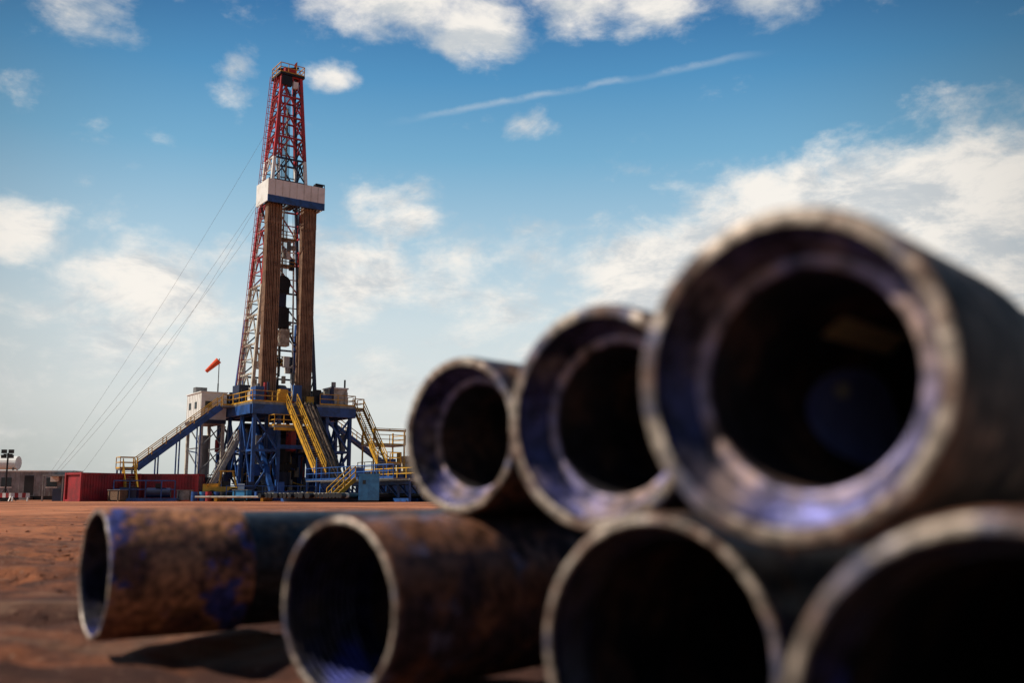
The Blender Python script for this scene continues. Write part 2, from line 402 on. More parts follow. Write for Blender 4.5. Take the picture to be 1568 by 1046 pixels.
    # small service platforms inside the mast
    for z in (14.5, 18.0, 25.5, 28.5):
        w = 1.6; b.bb((cu-w, cv+.2, z), (cu+w, cv+1.2, z+.08), 'steel'); b.rail([(cu-w, cv+.2, z+.08), (cu+w, cv+.2, z+.08)], 'yellow', .9, step=.8)
    b.build('travelling_block', rig)
mast()
b = MB(); u0, u1, v0, v1, z0, z1 = -4.2, 2.2, -3.9, -1.3, 31.0, 33.5
b.bb((u0, v0, z0+.75), (u1, v0+.1, z1), 'white'); b.bb((u0, v0+.1, z0+.1), (u0+.1, v1+.8, z1), 'white'); b.bb((u1-.1, v0+.1, z0+.1), (u1, v1+.8, z1-.3), 'white')
b.bb((u0+.01, v0-.02, z0), (u1, v0+.08, z0+.745), 'blue')
b.bb((u0+.1, v0+.1, z0+.05), (u1-.1, v0+.5, z0+.18), 'dark')
for i in range(1, 8):
    x = u0+i*(u1-u0)/8; b.bb((x-.02, v0-.02, z0+.78), (x+.02, v0-.001, z1-.03), 'cream')
for i in range(16):
    x = u0+.3+i*(u1-u0-.6)/15; b.beam((x, v0+.1, z0+.1), (x, v1-.2, z0+.1), .09, .12, 'dark')
b.bb((-1.5, v0+.1, z0+.2), (-.5, v1+.4, z0+.3), 'steel')
for s in (-3.9, 2.1): b.beam((s, v1, z0), (s*.6, v1+1.3, z0-2.6), .15, .15, 'navy'); b.beam((s, v1+.8, z1), (s*.5-.3, v1+2.0, z1+1.5), .15, .15, 'navy')
b.rail([(1.2, v0+.2, z1-.4), (u1, v0+.2, z1-.4), (u1, v1, z1-.4)], 'dark', .8, step=.6)
b.box((1.6, v0+.5, z1+.15), (.9, .5, .45), 'dark'); b.box((-3.2, v0+1, z1-.1), (.6, .5, .5), 'grey')
b.build('racking_board', rig)
b = MB()
for c0 in (-3.05, .95):
    for i in range(9):
        for j in range(5):
            if c0 > 0 and j == 0 and i > 6: continue
            x = c0-.75+i*.185+random.uniform(-.02,.02); y = -3.1+j*.2
            b.tube((x, y, FZ+.05), (x+random.uniform(-.02,.02), y, 31.4+random.uniform(-.2,.3)), .068, 'brown', 6)
            for zz in (FZ+.5, FZ+9.7, FZ+19.2): b.tube((x, y, zz), (x, y, zz+.5), .088, 'brown', 6)
b.build('drill_pipe_stands', rig)

b = MB(); H = 5.6
b.bb((-H, -H, FZ-.25), (H, H, FZ), 'steel')
for s in (-1, 1):
    b.bb((-H, s*H-.15, FZ-1.2), (H, s*H+.15, FZ-.255), 'blue'); b.bb((s*H-.15, -H+.16, FZ-1.2), (s*H+.15, H-.16, FZ-.255), 'blue')
for x in (-3.5, -1.2, 1.2, 3.5): b.bb((x-.12, -H+.16, FZ-1.0), (x+.12, H-.16, FZ-.26), 'blue')
zt = FZ+.001
b.rail([(-H, H, zt), (-H, -H, zt), (-1.5, -H, zt)]); b.rail([(1.6, -H, zt), (H, -H, zt), (H, H, zt), (-H, H, zt)])
b.bb((-3.9, -H-1.7, FZ-2.6), (-1.0, -H-.16, FZ-2.45), 'steel'); b.rail([(-3.9, -H-.2, FZ-2.45), (-3.9, -H-1.7, FZ-2.45), (-1.0, -H-1.7, FZ-2.45), (-1.0, -H-.2, FZ-2.45)], step=.9)
b.bb((-3.9, -H-1.72, FZ-2.9), (-1.0, -H-1.6, FZ-2.61), 'yellow')
b.box((-4.6, -4.2, FZ+.8), (.9, 1.4, 1.6), 'blue'); b.box((-4.3, 1, FZ+1.1), (1.4, 2.0, 2.2), 'navy')
b.box((4.2, -3.6, FZ+1.0), (1.9, 1.9, 1.7), 'cream'); b.box((4.2, -3.6, FZ+1.95), (2.1, 2.1, .15), 'white'); b.tube((4.9,-4.4,FZ+1.9),(4.9,-4.4,FZ+2.9),.1,'dark'); b.tube((3.7,-4.2,FZ+2.0),(3.7,-4.2,FZ+2.6),.25,'steel')
b.box((4.4, 1.5, FZ+1.0), (1.8, 3, 2.0), 'cream'); b.box((0, 4.0, FZ+1.3), (4.5, 2.2, 2.4), 'blue')
b.tube((-1.5, 4, FZ+1.6), (1.5, 4, FZ+1.6), 1.3, 'dark', 16)
b.box((2.6,-4.6,FZ+.55),(1.2,.8,1.1),'blue'); b.box((-2.3,-4.9,FZ+.5),(1.0,.6,1.0),'yellow')
for _ in range(80):
    x = random.uniform(-5.2, 5.2); y = random.uniform(-5.2, 4.5); h = random.uniform(.3, 2.2)
    if abs(x+1) < 3 and -3.6 < y < -1.9: continue
    k = random.choice(['dark','navy','steel','yellow','cream','blue','white','red'])
    if random.random() < .5: b.tube((x, y, FZ), (x, y, FZ+h), random.uniform(.06,.25), k)
    else: b.box((x, y, FZ+h/2+.002), (random.uniform(.2,.9), random.uniform(.2,.9), h*.8), k)
b.build('drill_floor', rig)

b = MB(); S = 5.2
for v in (-S, -1.8, 1.8, S):
    for u in (-S, -2.6, 2.6, S):
        b.beam((u, v, 0.9), (u, v, FZ-1.2), .32, .32, 'blue')
for u in (-S, -2.6, 2.6, S):
    b.bb((u-.35, -7.5, .02), (u+.35, 7.5, .9), 'blue')
    for (a, c) in ((-S, -1.8), (-1.8, 1.8), (1.8, S)):
        b.beam((u, a, .9), (u, c, FZ-1.3), .18, .18, 'blue'); b.beam((u, c, .9), (u, a, FZ-1.3), .18, .18, 'blue')
        b.beam((u, a, 5.0), (u, c, 5.0), .2, .2, 'blue')
for v in (-S, S):
    for (a, c) in ((-S, -2.6), (2.6, S)):
        b.beam((a, v, .9), (c, v, 4.9), .18, .18, 'blue'); b.beam((c, v, .9), (a, v, 4.9), .18, .18, 'blue')
        b.beam((a, v, 5), (c, v, FZ-1.3), .18, .18, 'blue'); b.beam((c, v, 5), (a, v, FZ-1.3), .18, .18, 'blue'); b.beam((a, v, 5), (c, v, 5), .25, .25, 'blue')
b.beam((-2.6, -S, 5.4), (2.6, -S, 5.4), .3, .4, 'blue')
for s in (-1, 1):
    b.beam((s*3.9, -7.2, .9), (s*3.9, -1.5, FZ-1.3), .4, .4, 'blue'); b.beam((s*3.9, 7.0, .9), (s*3.9, 1.5, FZ-1.3), .4, .4, 'blue')
    b.tube((s*3.4, -4.5, .9), (s*3.4, 1.5, 7.5), .22, 'steel', 10)
b.tube((0, 0, 0), (0, 0, 6.5), .45, 'dark', 14); b.tube((0,0,1.5), (0,0,3), .95, 'navy', 14); b.tube((0,0,4), (0,0,5.2), .9, 'dark', 14); b.box((0,0,3.5), (3,.8,.7), 'dark')
for _ in range(130):
    x = random.uniform(-6, 6); y = random.uniform(-5, 6); z = random.choice([0.05, .9, 2.5, 5.1]); h = random.uniform(.4, 2.4)
    k = random.choice(['dark','navy','blue','steel','dark','blue','yellow','cream','red'])
    t = random.random()
    if t < .4: b.tube((x, y, z), (x, y, z+h), random.uniform(.05,.3), k)
    elif t < .7: b.beam((x, y, z+h), (x+random.uniform(-3,3), y+random.uniform(-3,3), z+h+random.uniform(-1,1.5)), .12, .12, k)
    else: b.box((x, y, z+h/2), (random.uniform(.3,1.4), random.uniform(.3,1.4), h), k)
b.bb((-2.5, 5.3, 1), (4.9, 5.4, 8.4), 'navy'); b.bb((-2.4, 1.8, .9), (2.4, 1.9, 4.6), 'navy')
b.build('substructure', rig)

b = MB(); a0, a1, c0, c1 = -8.5, -5.85, 1.2, 6.0; DZ = FZ-1.2
b.bb((a0, c0, DZ-.3), (a1, c1, DZ+2.5), 'white'); b.bb((a0-.08, c0-.08, DZ-.7), (a1, c1+.08, DZ-.302), 'navy'); b.bb((a0-.1, c0-.1, DZ+2.502), (a1+.1, c1+.1, DZ+2.6), 'white')
b.bb((-7.0, c0-.03, DZ-.1), (-6.2, c0+.05, DZ+1.9), 'white'); b.bb((-8.1, c0-.03, DZ+.9), (-7.4, c0+.05, DZ+1.6), 'glass'); b.bb((a0-.03, 2.6, DZ+.9), (a0+.05, 3.3, DZ+1.6), 'glass'); b.bb((a0-.03, 4.5, DZ+.9), (a0+.05, 5.2, DZ+1.6), 'glass')
for i in range(9): b.bb((a0-.02, c0+.2+i*.55, DZ-.2), (a0+.02, c0+.25+i*.55, DZ+2.4), 'cream')
b.box((-7.6, 4.6, DZ+2.95), (1.2, .9, .7), 'steel'); b.tube((-6.5,2.2,DZ+2.6),(-6.5,2.2,DZ+3.6),.07,'dark')
for u in (a0+.2, a1-.2):
    for v in (c0+.2, c1-.2): b.beam((u, v, 0), (u, v, DZ-.7), .3, .3, 'cream')
    for z in (0.3, 3.0, 5.5): b.beam((u, c0+.2, z), (u, c1-.2, z+2.4), .1, .1, 'steel'); b.beam((u, c0+.2, z+2.4), (u, c1-.2, z+2.4), .12, .12, 'steel')
for z in (0.3, 3.0, 5.5): b.beam((a0+.2, c0+.2, z), (a1-.2, c0+.2, z+2.4), .1, .1, 'steel')
b.tube((-7.2, 4.0, 0.05), (-7.2, 4.0, 6.8), .55, 'grey', 16); b.box((-7.0, 2.3, 1.2), (1.4, 1.2, 2.4), 'dark')
b.build('doghouse', rig)

b = MB()
b.bb((-7.0, -1.0, FZ-.3), (-H-.16, 1.0, FZ-.15), 'steel'); b.rail([(-5.9, -1, FZ-.15), (-7.0, -1, FZ-.15)]); 
b.stairs((-7.0, 0, FZ-.3), (-15.0, 0, 3.1), 1.2, hs=.55)
b.bb((-16.6, -.8, 2.95), (-15.0, .8, 3.1), 'steel'); b.rail([(-15.0, -.8, 3.1), (-16.6, -.8, 3.1), (-16.6, .8, 3.1), (-15.0, .8, 3.1)])
for (x, y) in ((-16.5,-.7),(-16.5,.7),(-15.1,-.7),(-15.1,.7)): b.beam((x, y, 0), (x, y, 2.95), .14, .14, 'blue')
b.stairs((-15.8, -.8, 3.0), (-15.8, -2.6, .05), 1.1, kstr='yellow')
for i in range(1, 4):
    x = -7-8*i/4; z = FZ-.2-6.7*i/4
    b.beam((x, -.5, 0), (x, -.5, z-.2), .12, .12, 'blue'); b.beam((x, .5, 0), (x, .5, z-.2), .12, .12, 'blue')
b.stairs((-5.9, -2.4, 6.0), (-8.9, -2.4, .1), .9, kstr='steel', krail='cream')
b.beam((.2, -H-.15, FZ-.1), (.2, -H-7.6, 1.7), 1.3, .25, 'ramp')
for s in (-.5, -.15, .2, .55, .9): b.beam((s, -H-.15, FZ+.12), (s, -H-7.6, 1.92), .13, .22, 'ramp' if s in (-.15,.2,.55) else 'dark')
b.beam((.2, -H-1.5, FZ-1.9), (.2, -H-7.4, 1.2), .25, .6, 'blue')
for y, z in ((2.2, 6.6), (4.5, 4.2)): b.beam((-.5, -H-y, .3), (-.5, -H-y, z), .2, .2, 'blue'); b.beam((1.1, -H-y, .3), (1.1, -H-y, z), .2, .2, 'blue')
b.stairs((-1.5, -H-.1, FZ-.1), (-1.5, -H-7.5, 2.6), 1.1, kstr='yellow')
b.bb((H+.16, -4.6, FZ-.3), (H+1.5, -3.0, FZ-.15), 'steel'); b.rail([(H+.2, -4.6, FZ-.15), (H+1.5, -4.6, FZ-.15), (H+1.5, -3.0, FZ-.15)], step=.8)
b.stairs((H+.9, -4.6, FZ-.2), (H+.9, -10.2, 3.7), 1.1, kstr='yellow')
b.bb((H+.2, -12.5, 3.55), (H+1.8, -10.2, 3.7), 'steel'); b.rail([(H+.2, -12.5, 3.7), (H+1.8, -12.5, 3.7), (H+1.8, -10.2, 3.7)])
for (x, y) in ((H+.3,-12.4),(H+1.7,-12.4),(H+.3,-10.3),(H+1.7,-10.3)): b.beam((x, y, 0), (x, y, 3.55), .14, .14, 'blue')
b.stairs((H+.9, 5.0, FZ-.2), (H+9.5, 5.0, 4.0), 1.1, kstr='blue')
b.build('stairs', rig)

b = MB(); ca, cb, cz = -H-7.4, -H-24.5, 1.9
b.bb((-1.4, cb, cz-.25), (1.9, ca, cz), 'steel')
for u in (-1.4, 1.9):
    b.bb((u-.1, cb-.02, cz-.5), (u+.1, ca, cz-.252), 'blue'); b.bb((u-.12, cb-.02, .02), (u+.12, ca, .35), 'blue')
    n = 9
    for i in range(n+1):
        y = cb+(ca-cb)*i/n; b.beam((u, y, .35), (u, y, cz-.5), .16, .16, 'blue')
        if i < n:
            b.beam((u, y, .35), (u, y+(ca-cb)/n, cz-.5), .1, .1, 'blue')
b.bb((-2.9, cb, cz-.1), (-1.52, ca, cz), 'steel'); b.rail([(-2.9, ca, cz), (-2.9, cb, cz)], 'blue'); b.rail([(3.0, ca, cz), (3.0, cb, cz)], 'yellow'); b.bb((2.02, cb, cz-.1), (3.0, ca, cz), 'steel')
b.stairs((-3.5, cb+6, cz), (-5.6, cb+6, .05), 1.0, kstr='yellow')
b.box((0, -H-12, cz+.6), (.8, 1.4, 1.1), 'blue')
b.build('catwalk', rig)

b = MB()
for i in range(2):
    x0 = 9.2+i*9.5
    b.bb((x0, -2.5, .6), (x0+9, .8, 3.0), 'blue')
    for j in range(12): b.bb((x0+.2+j*.78, -2.62, .6), (x0+.32+j*.78, -2.5, 3.0), 'navy')
    b.bb((x0, -2.65, 3.002), (x0+9, .9, 3.1), 'steel')
    b.rail([(x0, .8, 3.1), (x0, -2.6, 3.1), (x0+9, -2.6, 3.1), (x0+9, .8, 3.1)])
    b.box((x0+2.5, -1, 3.9), (1.8, 1.6, 1.4), 'blue'); b.box((x0+6, -.5, 4.1), (2, 1.6, 1.8), 'cream'); b.tube((x0+4.2,-1,3.1),(x0+4.2,-1,5.4),.25,'yellow')
b.bb((9.5, -2.3, 6.0), (13.5, .6, 6.12), 'steel'); b.rail([(9.5,.6,6.12),(9.5, -2.3, 6.12), (13.5, -2.3, 6.12),(13.5,.6,6.12)])
for (x, y) in ((9.6,-2.2),(13.4,-2.2),(9.6,.5),(13.4,.5)): b.beam((x, y, 3.1), (x, y, 7.6), .14, .14, 'yellow')
b.rail([(9.5, -2.3, 7.6), (13.5, -2.3, 7.6)], h=.3)
b.build('mud_tanks', rig)

b = MB()
for (p, q) in (((-1.5, 1.2, 43), (-19, 30, 0.1)), ((-3.2, .5, 30.5), (-21.5, 14, .1)), ((-3.2, .5, 33), (-21, 18, .1)), ((-4.2, -1.5, 31.5), (-16, 28, .1))):
    pp = None
    for i in range(21):
        t = i/20; c = Vector(p).lerp(Vector(q), t); c.z -= 1.3*4*t*(1-t)
        if pp is not None: b.tube(pp, c, .014, 'steel', 4)
        pp = c
b.build('guy_wires', rig)

# ------------------------------------------------------------------ windsock
w = empty('windsock', (-31.6, 106.5, 0))
b = MB(); b.tube((0,0,11.2), (0,0,15.2), .05, 'steel')
b.build('pole', w)
b = MB()
a = Vector((-.05, 0, 15.0)); e = Vector((-1.35, -.1, 13.75))
for i in range(6): b.tube(a.lerp(e, i/6), a.lerp(e, (i+1)/6-.005), .36-.028*i, 'orange', 12, .36-.028*(i+1))
b.build('sock', w)

def container(loc, rz, L=6.1, k='contred'):
    e = empty('shipping_container', loc, rz); b = MB(); W, Hh = 2.44, 2.6
    b.bb((-L/2+.06, -W/2+.06, .16), (L/2-.06, W/2-.06, Hh-.06), k)
    n = int(L/.28)
    for i in range(n):
        x = -L/2+.2+i*(L-.4)/(n-1)
        for s in (-1, 1): b.bb((x-.07, s*(W/2-.05)-.04, .2), (x+.07, s*(W/2-.05)+.04, Hh-.12), k)
    for s in (-1, 1):
        for z in (.1, Hh-.06): b.bb((-L/2, s*W/2-.08, z-.1), (L/2, s*W/2+.08, z+.08), k)
        for z in (.1, Hh-.06): b.bb((s*L/2-.08, -W/2, z-.1), (s*L/2+.079, W/2, z+.08), k)
        for t in (-1, 1): b.bb((s*L/2-.1, t*W/2-.1, .02), (s*L/2+.09, t*W/2+.09, Hh+.03), k)
    for y in (-.8, -.25, .25, .8): b.tube((L/2+.03, y, .25), (L/2+.03, y, Hh-.2), .03, 'steel')
    b.build('body', e); return e
container((-38.6, 95, 0), R(55)); container((-33.6, 98.5, 0), R(4)); 
def trailer(loc, rz, L, k='grey'):
    e = empty('office_trailer', loc, rz); b = MB()
    b.bb((-L/2, -1.3, .5), (L/2, 1.3, 2.9), k); b.bb((-L/2-.1, -1.4, 2.902), (L/2+.1, 1.4, 3.02), 'white')
    b.bb((-L/2, -1.2, .1), (L/2, 1.2, .498), 'dark')
    n = int(L/2.2)
    for i in range(n):
        x = -L/2+1.2+i*2.2
        if i % 3 == 1: b.bb((x-.45, -1.34, .55), (x+.45, -1.28, 2.5), 'dark'); b.box((x, -1.8, .25), (1, .8, .3), 'steel')
        else: b.bb((x-.5, -1.34, 1.4), (x+.5, -1.28, 2.3), 'glass'); b.bb((x-.56, -1.33, 1.3), (x+.56, -1.29, 1.4), 'white')
    for i in range(int(L/.5)): b.bb((-L/2+i*.5, -1.32, .5), (-L/2+i*.5+.03, -1.3, 2.9), 'steel')
    b.box((L*.3, -1.5, 2.2), (.8, .4, .6), 'white')
    b.build('body', e)
trailer((-47.6, 101, 0), R(3), 7.5, 'grey'); trailer((-53, 112, 0), R(-4), 9, 'white'); 
e = empty('storage_shed', (-43.6, 99.0, 0)); b = MB()
b.bb((-2, -1.5, 2.4), (2, 1.6, 2.55), 'steel')
for x in (-1.9, 0, 1.9):
    for y in (-1.4, 1.5): b.beam((x, y, 0), (x, y, 2.4), .12, .12, 'steel')
b.bb((-1.8, 1.3, 0), (1.8, 1.4, 2.3), 'dark'); b.box((-.9, .3, .6), (1.2, 1, 1.2), 'navy'); b.box((.9, 0, .5), (1, 1, 1), 'dark'); b.tube((0.1,.1,0),(.1,.1,1.3),.3,'blue',12)
b.build('frame', e)
e = empty('water_tank', (-52.5, 104, 0)); b = MB()
b.tube((-1.3,0,3.9), (1.3,0,3.9), .7, 'white', 18); 
for x in (-1,1): 
    for y in (-.6,.6): b.beam((x,y,0),(x,y*.7,3.4),.12,.12,'steel')
    b.beam((x,-.6,3.3),(x,.6,3.3),.12,.12,'steel')
b.build('tank', e)
e = empty('floodlight_pole', (-45.3, 90, 0)); b = MB()
b.tube((0,0,0),(0,0,4.3),.08,'dark'); b.box((0,0,.1),(.7,.7,.2),'dark'); b.beam((-.4,0,4.2),(.4,0,4.2),.08,.08,'dark')
for x in (-.32,.32):
    b.box((x,-.1,4.45),(.4,.25,.34),'dark'); b.box((x,-.1,4.0),(.4,.25,.3),'dark')
b.beam((0,0,1.2),(.7,0,0.02),.05,.05,'dark'); b.beam((0,0,1.2),(-.7,0,0.02),.05,.05,'dark')
b.build('pole', e)
for (x, y, r) in ((-43.2, 88.5, .3), (-44.8, 88.9, -.1)):
    e = empty('road_barrier', (x, y, 0), r); b = MB()
    for i in range(5): b.bb((-.75+i*.3, -.05, .35), (-.45+i*.3, .05, .75), 'red' if i % 2 else 'white')
    for s in (-.6, .6): b.beam((s, -.3, 0.02), (s, 0, .5), .07, .07, 'white'); b.beam((s, .3, 0.02), (s, 0, .5), .07, .07, 'white')
    b.build('board', e)

e = empty('forklift', (-27.0, 94.5, 0), R(12)); b = MB()
b.bb((-1.5, -.85, .55), (1.2, .85, 1.35), 'yellow'); b.bb((-1.9, -.8, .5), (-1.5, .8, 1.6), 'yellow'); b.bb((-1.4, -.7, 1.352), (-.4, .7, 1.65), 'yellow')
for s in (-1, 1):
    b.beam((-.5, s*.75, 1.35), (-.35, s*.7, 2.75), .1, .1, 'yellow'); b.beam((1.1, s*.75, 1.35), (.7, s*.7, 2.75), .1, .1, 'yellow')
    for x, r in ((-1.05, .5), (.95, .62)):
        b.tube((x, s*.86, r), (x, s*1.2, r), r, 'rubber', 20); b.tube((x, s*1.2, r), (x, s*1.23, r), r*.5, 'yellow', 14)
    b.beam((1.55, s*.4, .25), (1.55, s*.4, 3.1), .14, .14, 'dark'); b.beam((1.6, s*.45, .2), (2.8, s*.45, .18), .16, .07, 'dark')
b.bb((-.5, -.78, 2.752), (.85, .78, 2.86), 'yellow'); b.box((.1, 0, 1.6), (.6, .6, .5), 'dark'); b.box((-.2, 0, 1.95), (.15, .6, .6), 'dark')
for z in (.5, 1.6, 3.0): b.beam((1.55, -.4, z), (1.55, .4, z), .1, .12, 'dark')
b.box((1.65, 0, .7), (.08, 1.2, .7), 'dark'); b.bb((-.45,-.6,1.7),(-.42,.6,2.6),'glass')
b.build('body', e)

e = empty('site_cabin', (-11.3, 79.5, 0), R(8)); b = MB()
b.bb((-.8, -.8, .15), (.8, .8, 2.1), 'ltblue'); b.bb((-.87, -.87, 2.102), (.87, .87, 2.2), 'ltblue'); b.bb((-.75, -.83, .25), (-.03, -.8, 1.95), 'ltblue'); b.bb((.03, -.83, .25), (.75, -.8, 1.95), 'ltblue')
b.bb((-.5, -.85, 1.4), (-.25, -.83, 1.7), 'glass'); b.box((0,0,.07),(1.6,1.5,.14),'dark')
b.build('body', e)
e = empty('drill_pipe_rack', (-19, 90.5, 0), R(3)); b = MB()
for x in (-7, -3, 1, 5): b.bb((x-.12, -2.2, .01), (x+.12, 2.2, .3), 'yellow')
for i in range(15):
    y = -2+i*.28; b.tube((-8.5+random.uniform(-.4,.4), y, .4), (6.5+random.uniform(-.3,.3), y, .4), .09, random.choice(['brown','cream','brown','steel']), 8)
b.build('pipes', e)
e = empty('casing_rack', (-14.6, 86.0, 0), R(-35)); b = MB()
for x in (-3, 3): b.bb((-4, x-.12, .01), (6, x+.12, .3), 'blue')
for i in range(22):
    x = -3.7+i*.44; b.tube((x, -5.5+random.uniform(-.3,.3), .51), (x, 5.5, .51), .2, 'dark', 12); b.tube((x,-5.2,.51),(x,-4.9,.51),.21,'cream',12)
b.build('pipes', e)
e = empty('pump_skid', (-34.2, 93.8, 0), R(10)); b = MB()
b.bb((-3, -1, .02), (3, 1, .3), 'blue')
for x in (-2.6, -1.2, .2, 1.6, 2.8): b.beam((x, -.9, .3), (x, -.9, 1.9), .1, .1, 'blue')
for z in (1.1, 1.9): b.beam((-2.6, -.9, z), (2.8, -.9, z), .1, .1, 'blue')
b.box((-1.4, 0, .8), (1.5, 1.2, 1.0), 'navy'); b.tube((.2, 0, .8), (2.3, 0, .8), .45, 'navy', 14); b.box((1.2,0,1.45),(.5,.5,.4),'dark')
b.build('skid', e)
e = empty('equipment_skid', (-22.5, 94, 0), R(15)); b = MB()
b.bb((-4, -1.2, .02), (4, 1.2, .28), 'blue')
for i in range(9):
    x = -3.6+i*.9; h = random.uniform(.5, 1.9); b.box((x, random.uniform(-.5,.5), .28+h/2), (.6, .9, h), random.choice(['blue','dark','navy','cream','yellow','white']))
b.rail([(-4,-1.2,.3),(4,-1.2,.3)], 'blue')
b.build('skid', e)
# crates and drums between the rig base and the laydown area
for (x, y, kk) in ((-31.0, 95.5, 'steel'), (-24.6, 91.8, 'ltblue'), (-36.2, 92.5, 'wood')):
    e = empty('equipment_crate', (x, y, 0), random.uniform(-.4, .4)); b = MB()
    b.bb((-.7,-.5,.12),(.7,.5,1.0),kk); b.bb((-.75,-.55,1.002),(.75,.55,1.07),'steel')
    for s in (-.5,.5): b.bb((s-.08,-.5,.0),(s+.08,.5,.118),'wood'); b.bb((s-.04,-.53,.13),(s+.04,-.501,.99),'dark')
    b.build('crate', e)
e = empty('oil_drums', (-29.2, 92.6, 0)); b = MB()
for i, kk in enumerate(('blue','ltblue','red','blue','dark')):
    x = i*.66; y = .3*(i % 2); b.tube((x,y,.01),(x,y,.88),.29,kk,16)
    for z in (.3,.6): b.tube((x,y,z),(x,y,z+.03),.305,kk,16)
b.build('drums', e)

def treeline():
    vs = []; fs = []
    for _ in range(9000):
        a = R(random.uniform(-60, 75)); d = random.uniform(520, 640)
        hh = 3.2+2.2*noise.noise(Vector((a*14, 0, 0)))+1.2*noise.noise(Vector((a*60, 1, 0)))
        c = Vector((d*math.sin(a), d*math.cos(a), random.random()*max(.6, hh))); r = random.uniform(.5, 1.3); o = len(vs)
        for k in range(4):
            t = random.uniform(0, 6.28); vs.append(c+Vector((math.cos(t)*r, random.uniform(-.5,.5), math.sin(t)*r*.8)))
        fs.append((o, o+1, o+2, o+3))
    me = bpy.data.meshes.new('distant_trees'); me.from_pydata(vs, [], fs); me.materials.append(mat('foliage', (.06,.075,.04), .8, col2=(.1,.1,.07), scale=.2))
    o = bpy.data.objects.new('distant_trees', me); scene.collection.objects.link(o)
treeline()

# ------------------------------------------------------------------ world sky with clouds
SUN_AZ = R(-97); SUN_EL = R(44)
wd = bpy.data.worlds.new("World"); scene.world = wd; wd.use_nodes = True
nt = wd.node_tree; nd = nt.nodes; lk = nt.links
bg = nd["Background"]; bg.inputs["Strength"].default_value = .1
sky = nd.new("ShaderNodeTexSky"); sky.sky_type = 'NISHITA'; sky.sun_disc = False
sky.sun_elevation = SUN_EL; sky.sun_rotation = SUN_AZ; sky.dust_density = 1.5; sky.air_density = 1.0
tc = nd.new("ShaderNodeTexCoord"); D = tc.outputs["Generated"]
sep = nd.new("ShaderNodeSeparateXYZ"); lk.new(D, sep.inputs[0])
def math_(op, a, b=None, c=None, clamp=False):
    n = nd.new("ShaderNodeMath"); n.operation = op; n.use_clamp = clamp
    for i, x in enumerate((a, b, c)):
        if x is None: continue
        if isinstance(x, (int, float)): n.inputs[i].default_value = x
        else: lk.new(x, n.inputs[i])
    return n.outputs[0]
def mrange(src, a, b, c=0, d=1, smooth=True):
    n = nd.new("ShaderNodeMapRange"); n.interpolation_type = 'SMOOTHSTEP' if smooth else 'LINEAR'
    for i, x in enumerate((a, b, c, d)): n.inputs[i+1].default_value = x
    lk.new(src, n.inputs[0]); return n.outputs[0]
def cmix(f, a, b):
    n = nd.new("ShaderNodeMix"); n.data_type = 'RGBA'
    if isinstance(f, float): n.inputs[0].default_value = f
    else: lk.new(f, n.inputs[0])
    for i, x in ((6, a), (7, b)):
        if isinstance(x, tuple): n.inputs[i].default_value = (*x, 1)
        else: lk.new(x, n.inputs[i])
    return n.outputs[2]
cr = nd.new("ShaderNodeValToRGB"); lk.new(sep.outputs[2], cr.inputs[0])
els = cr.color_ramp.elements
stops = [(0.0, (.60,.64,.62)), (.09, (.76,.79,.77)), (.17, (.66,.76,.79)), (.25, (.42,.62,.75)), (.33, (.19,.44,.65)), (.40, (.085,.30,.55)), (.47, (.028,.155,.38)), (.7, (.015,.09,.25))]
els[0].position = 0; els[0].color = (*stops[0][1], 1); els[1].position = stops[-1][0]; els[1].color = (*stops[-1][1], 1)
for p, c in stops[1:-1]:
    x = els.new(p); x.color = (*c, 1)
cen = Vector((math.sin(R(-2)), math.cos(R(-2)), .22)).normalized()
dd = nd.new("ShaderNodeVectorMath"); dd.operation = 'DISTANCE'; lk.new(D, dd.inputs[0]); dd.inputs[1].default_value = cen
fall = mrange(dd.outputs['Value'], .28, .66, 10, 4.6)
sc = nd.new("ShaderNodeVectorMath"); sc.operation = 'SCALE'; lk.new(cr.outputs[0], sc.inputs[0]); lk.new(fall, sc.inputs[3])
base = cmix(.9, sky.outputs[0], sc.outputs[0])
def noise_w(scale, det, rough, zs=1.7, dist=0.0, off=(0,0,0)):
    mp = nd.new("ShaderNodeMapping"); mp.inputs["Scale"].default_value = (1, 1, zs); mp.inputs["Location"].default_value = off
    lk.new(D, mp.inputs[0]); n = nd.new("ShaderNodeTexNoise"); n.inputs["Scale"].default_value = scale
    n.inputs["Detail"].default_value = det; n.inputs["Roughness"].default_value = rough; n.inputs["Distortion"].default_value = dist
    lk.new(mp.outputs[0], n.inputs[0]); return n.outputs[0]
n1 = noise_w(9, 10, .6, 1.8, .3); n2_ = noise_w(26, 8, .6, 1.6, .1, (3,1,2)); n3_ = noise_w(3.5, 4, .5, 2, 0, (9,4,1))
blobs = [(16,13.5,9,.64),(24,15,9,.62),(9.0,12.0,6,.54),(24,10.0,9,.56),(32,15,9,.48),(12,9,8,.45),(-7.3,27.5,4.8,.30),(-2.0,26.5,4.2,.32),(4,28,4.5,.30),(9,27.5,4.5,.28),(17,27.5,5,.32),
         (-10.8,23.3,2.1,.42),(-16.6,23.6,2.0,.26),(-25.0,25.5,4.2,.28),(-6.6,16.5,4.2,.32),(-26.9,13.5,3.6,.34),(-20.5,11.2,7,.28),(1.4,21,2,.2),(-9.5,12.5,5.5,.30),(24,20,3.5,.22),(-17,22,2.2,.2),(-3,13,6,.2)]
tot = None
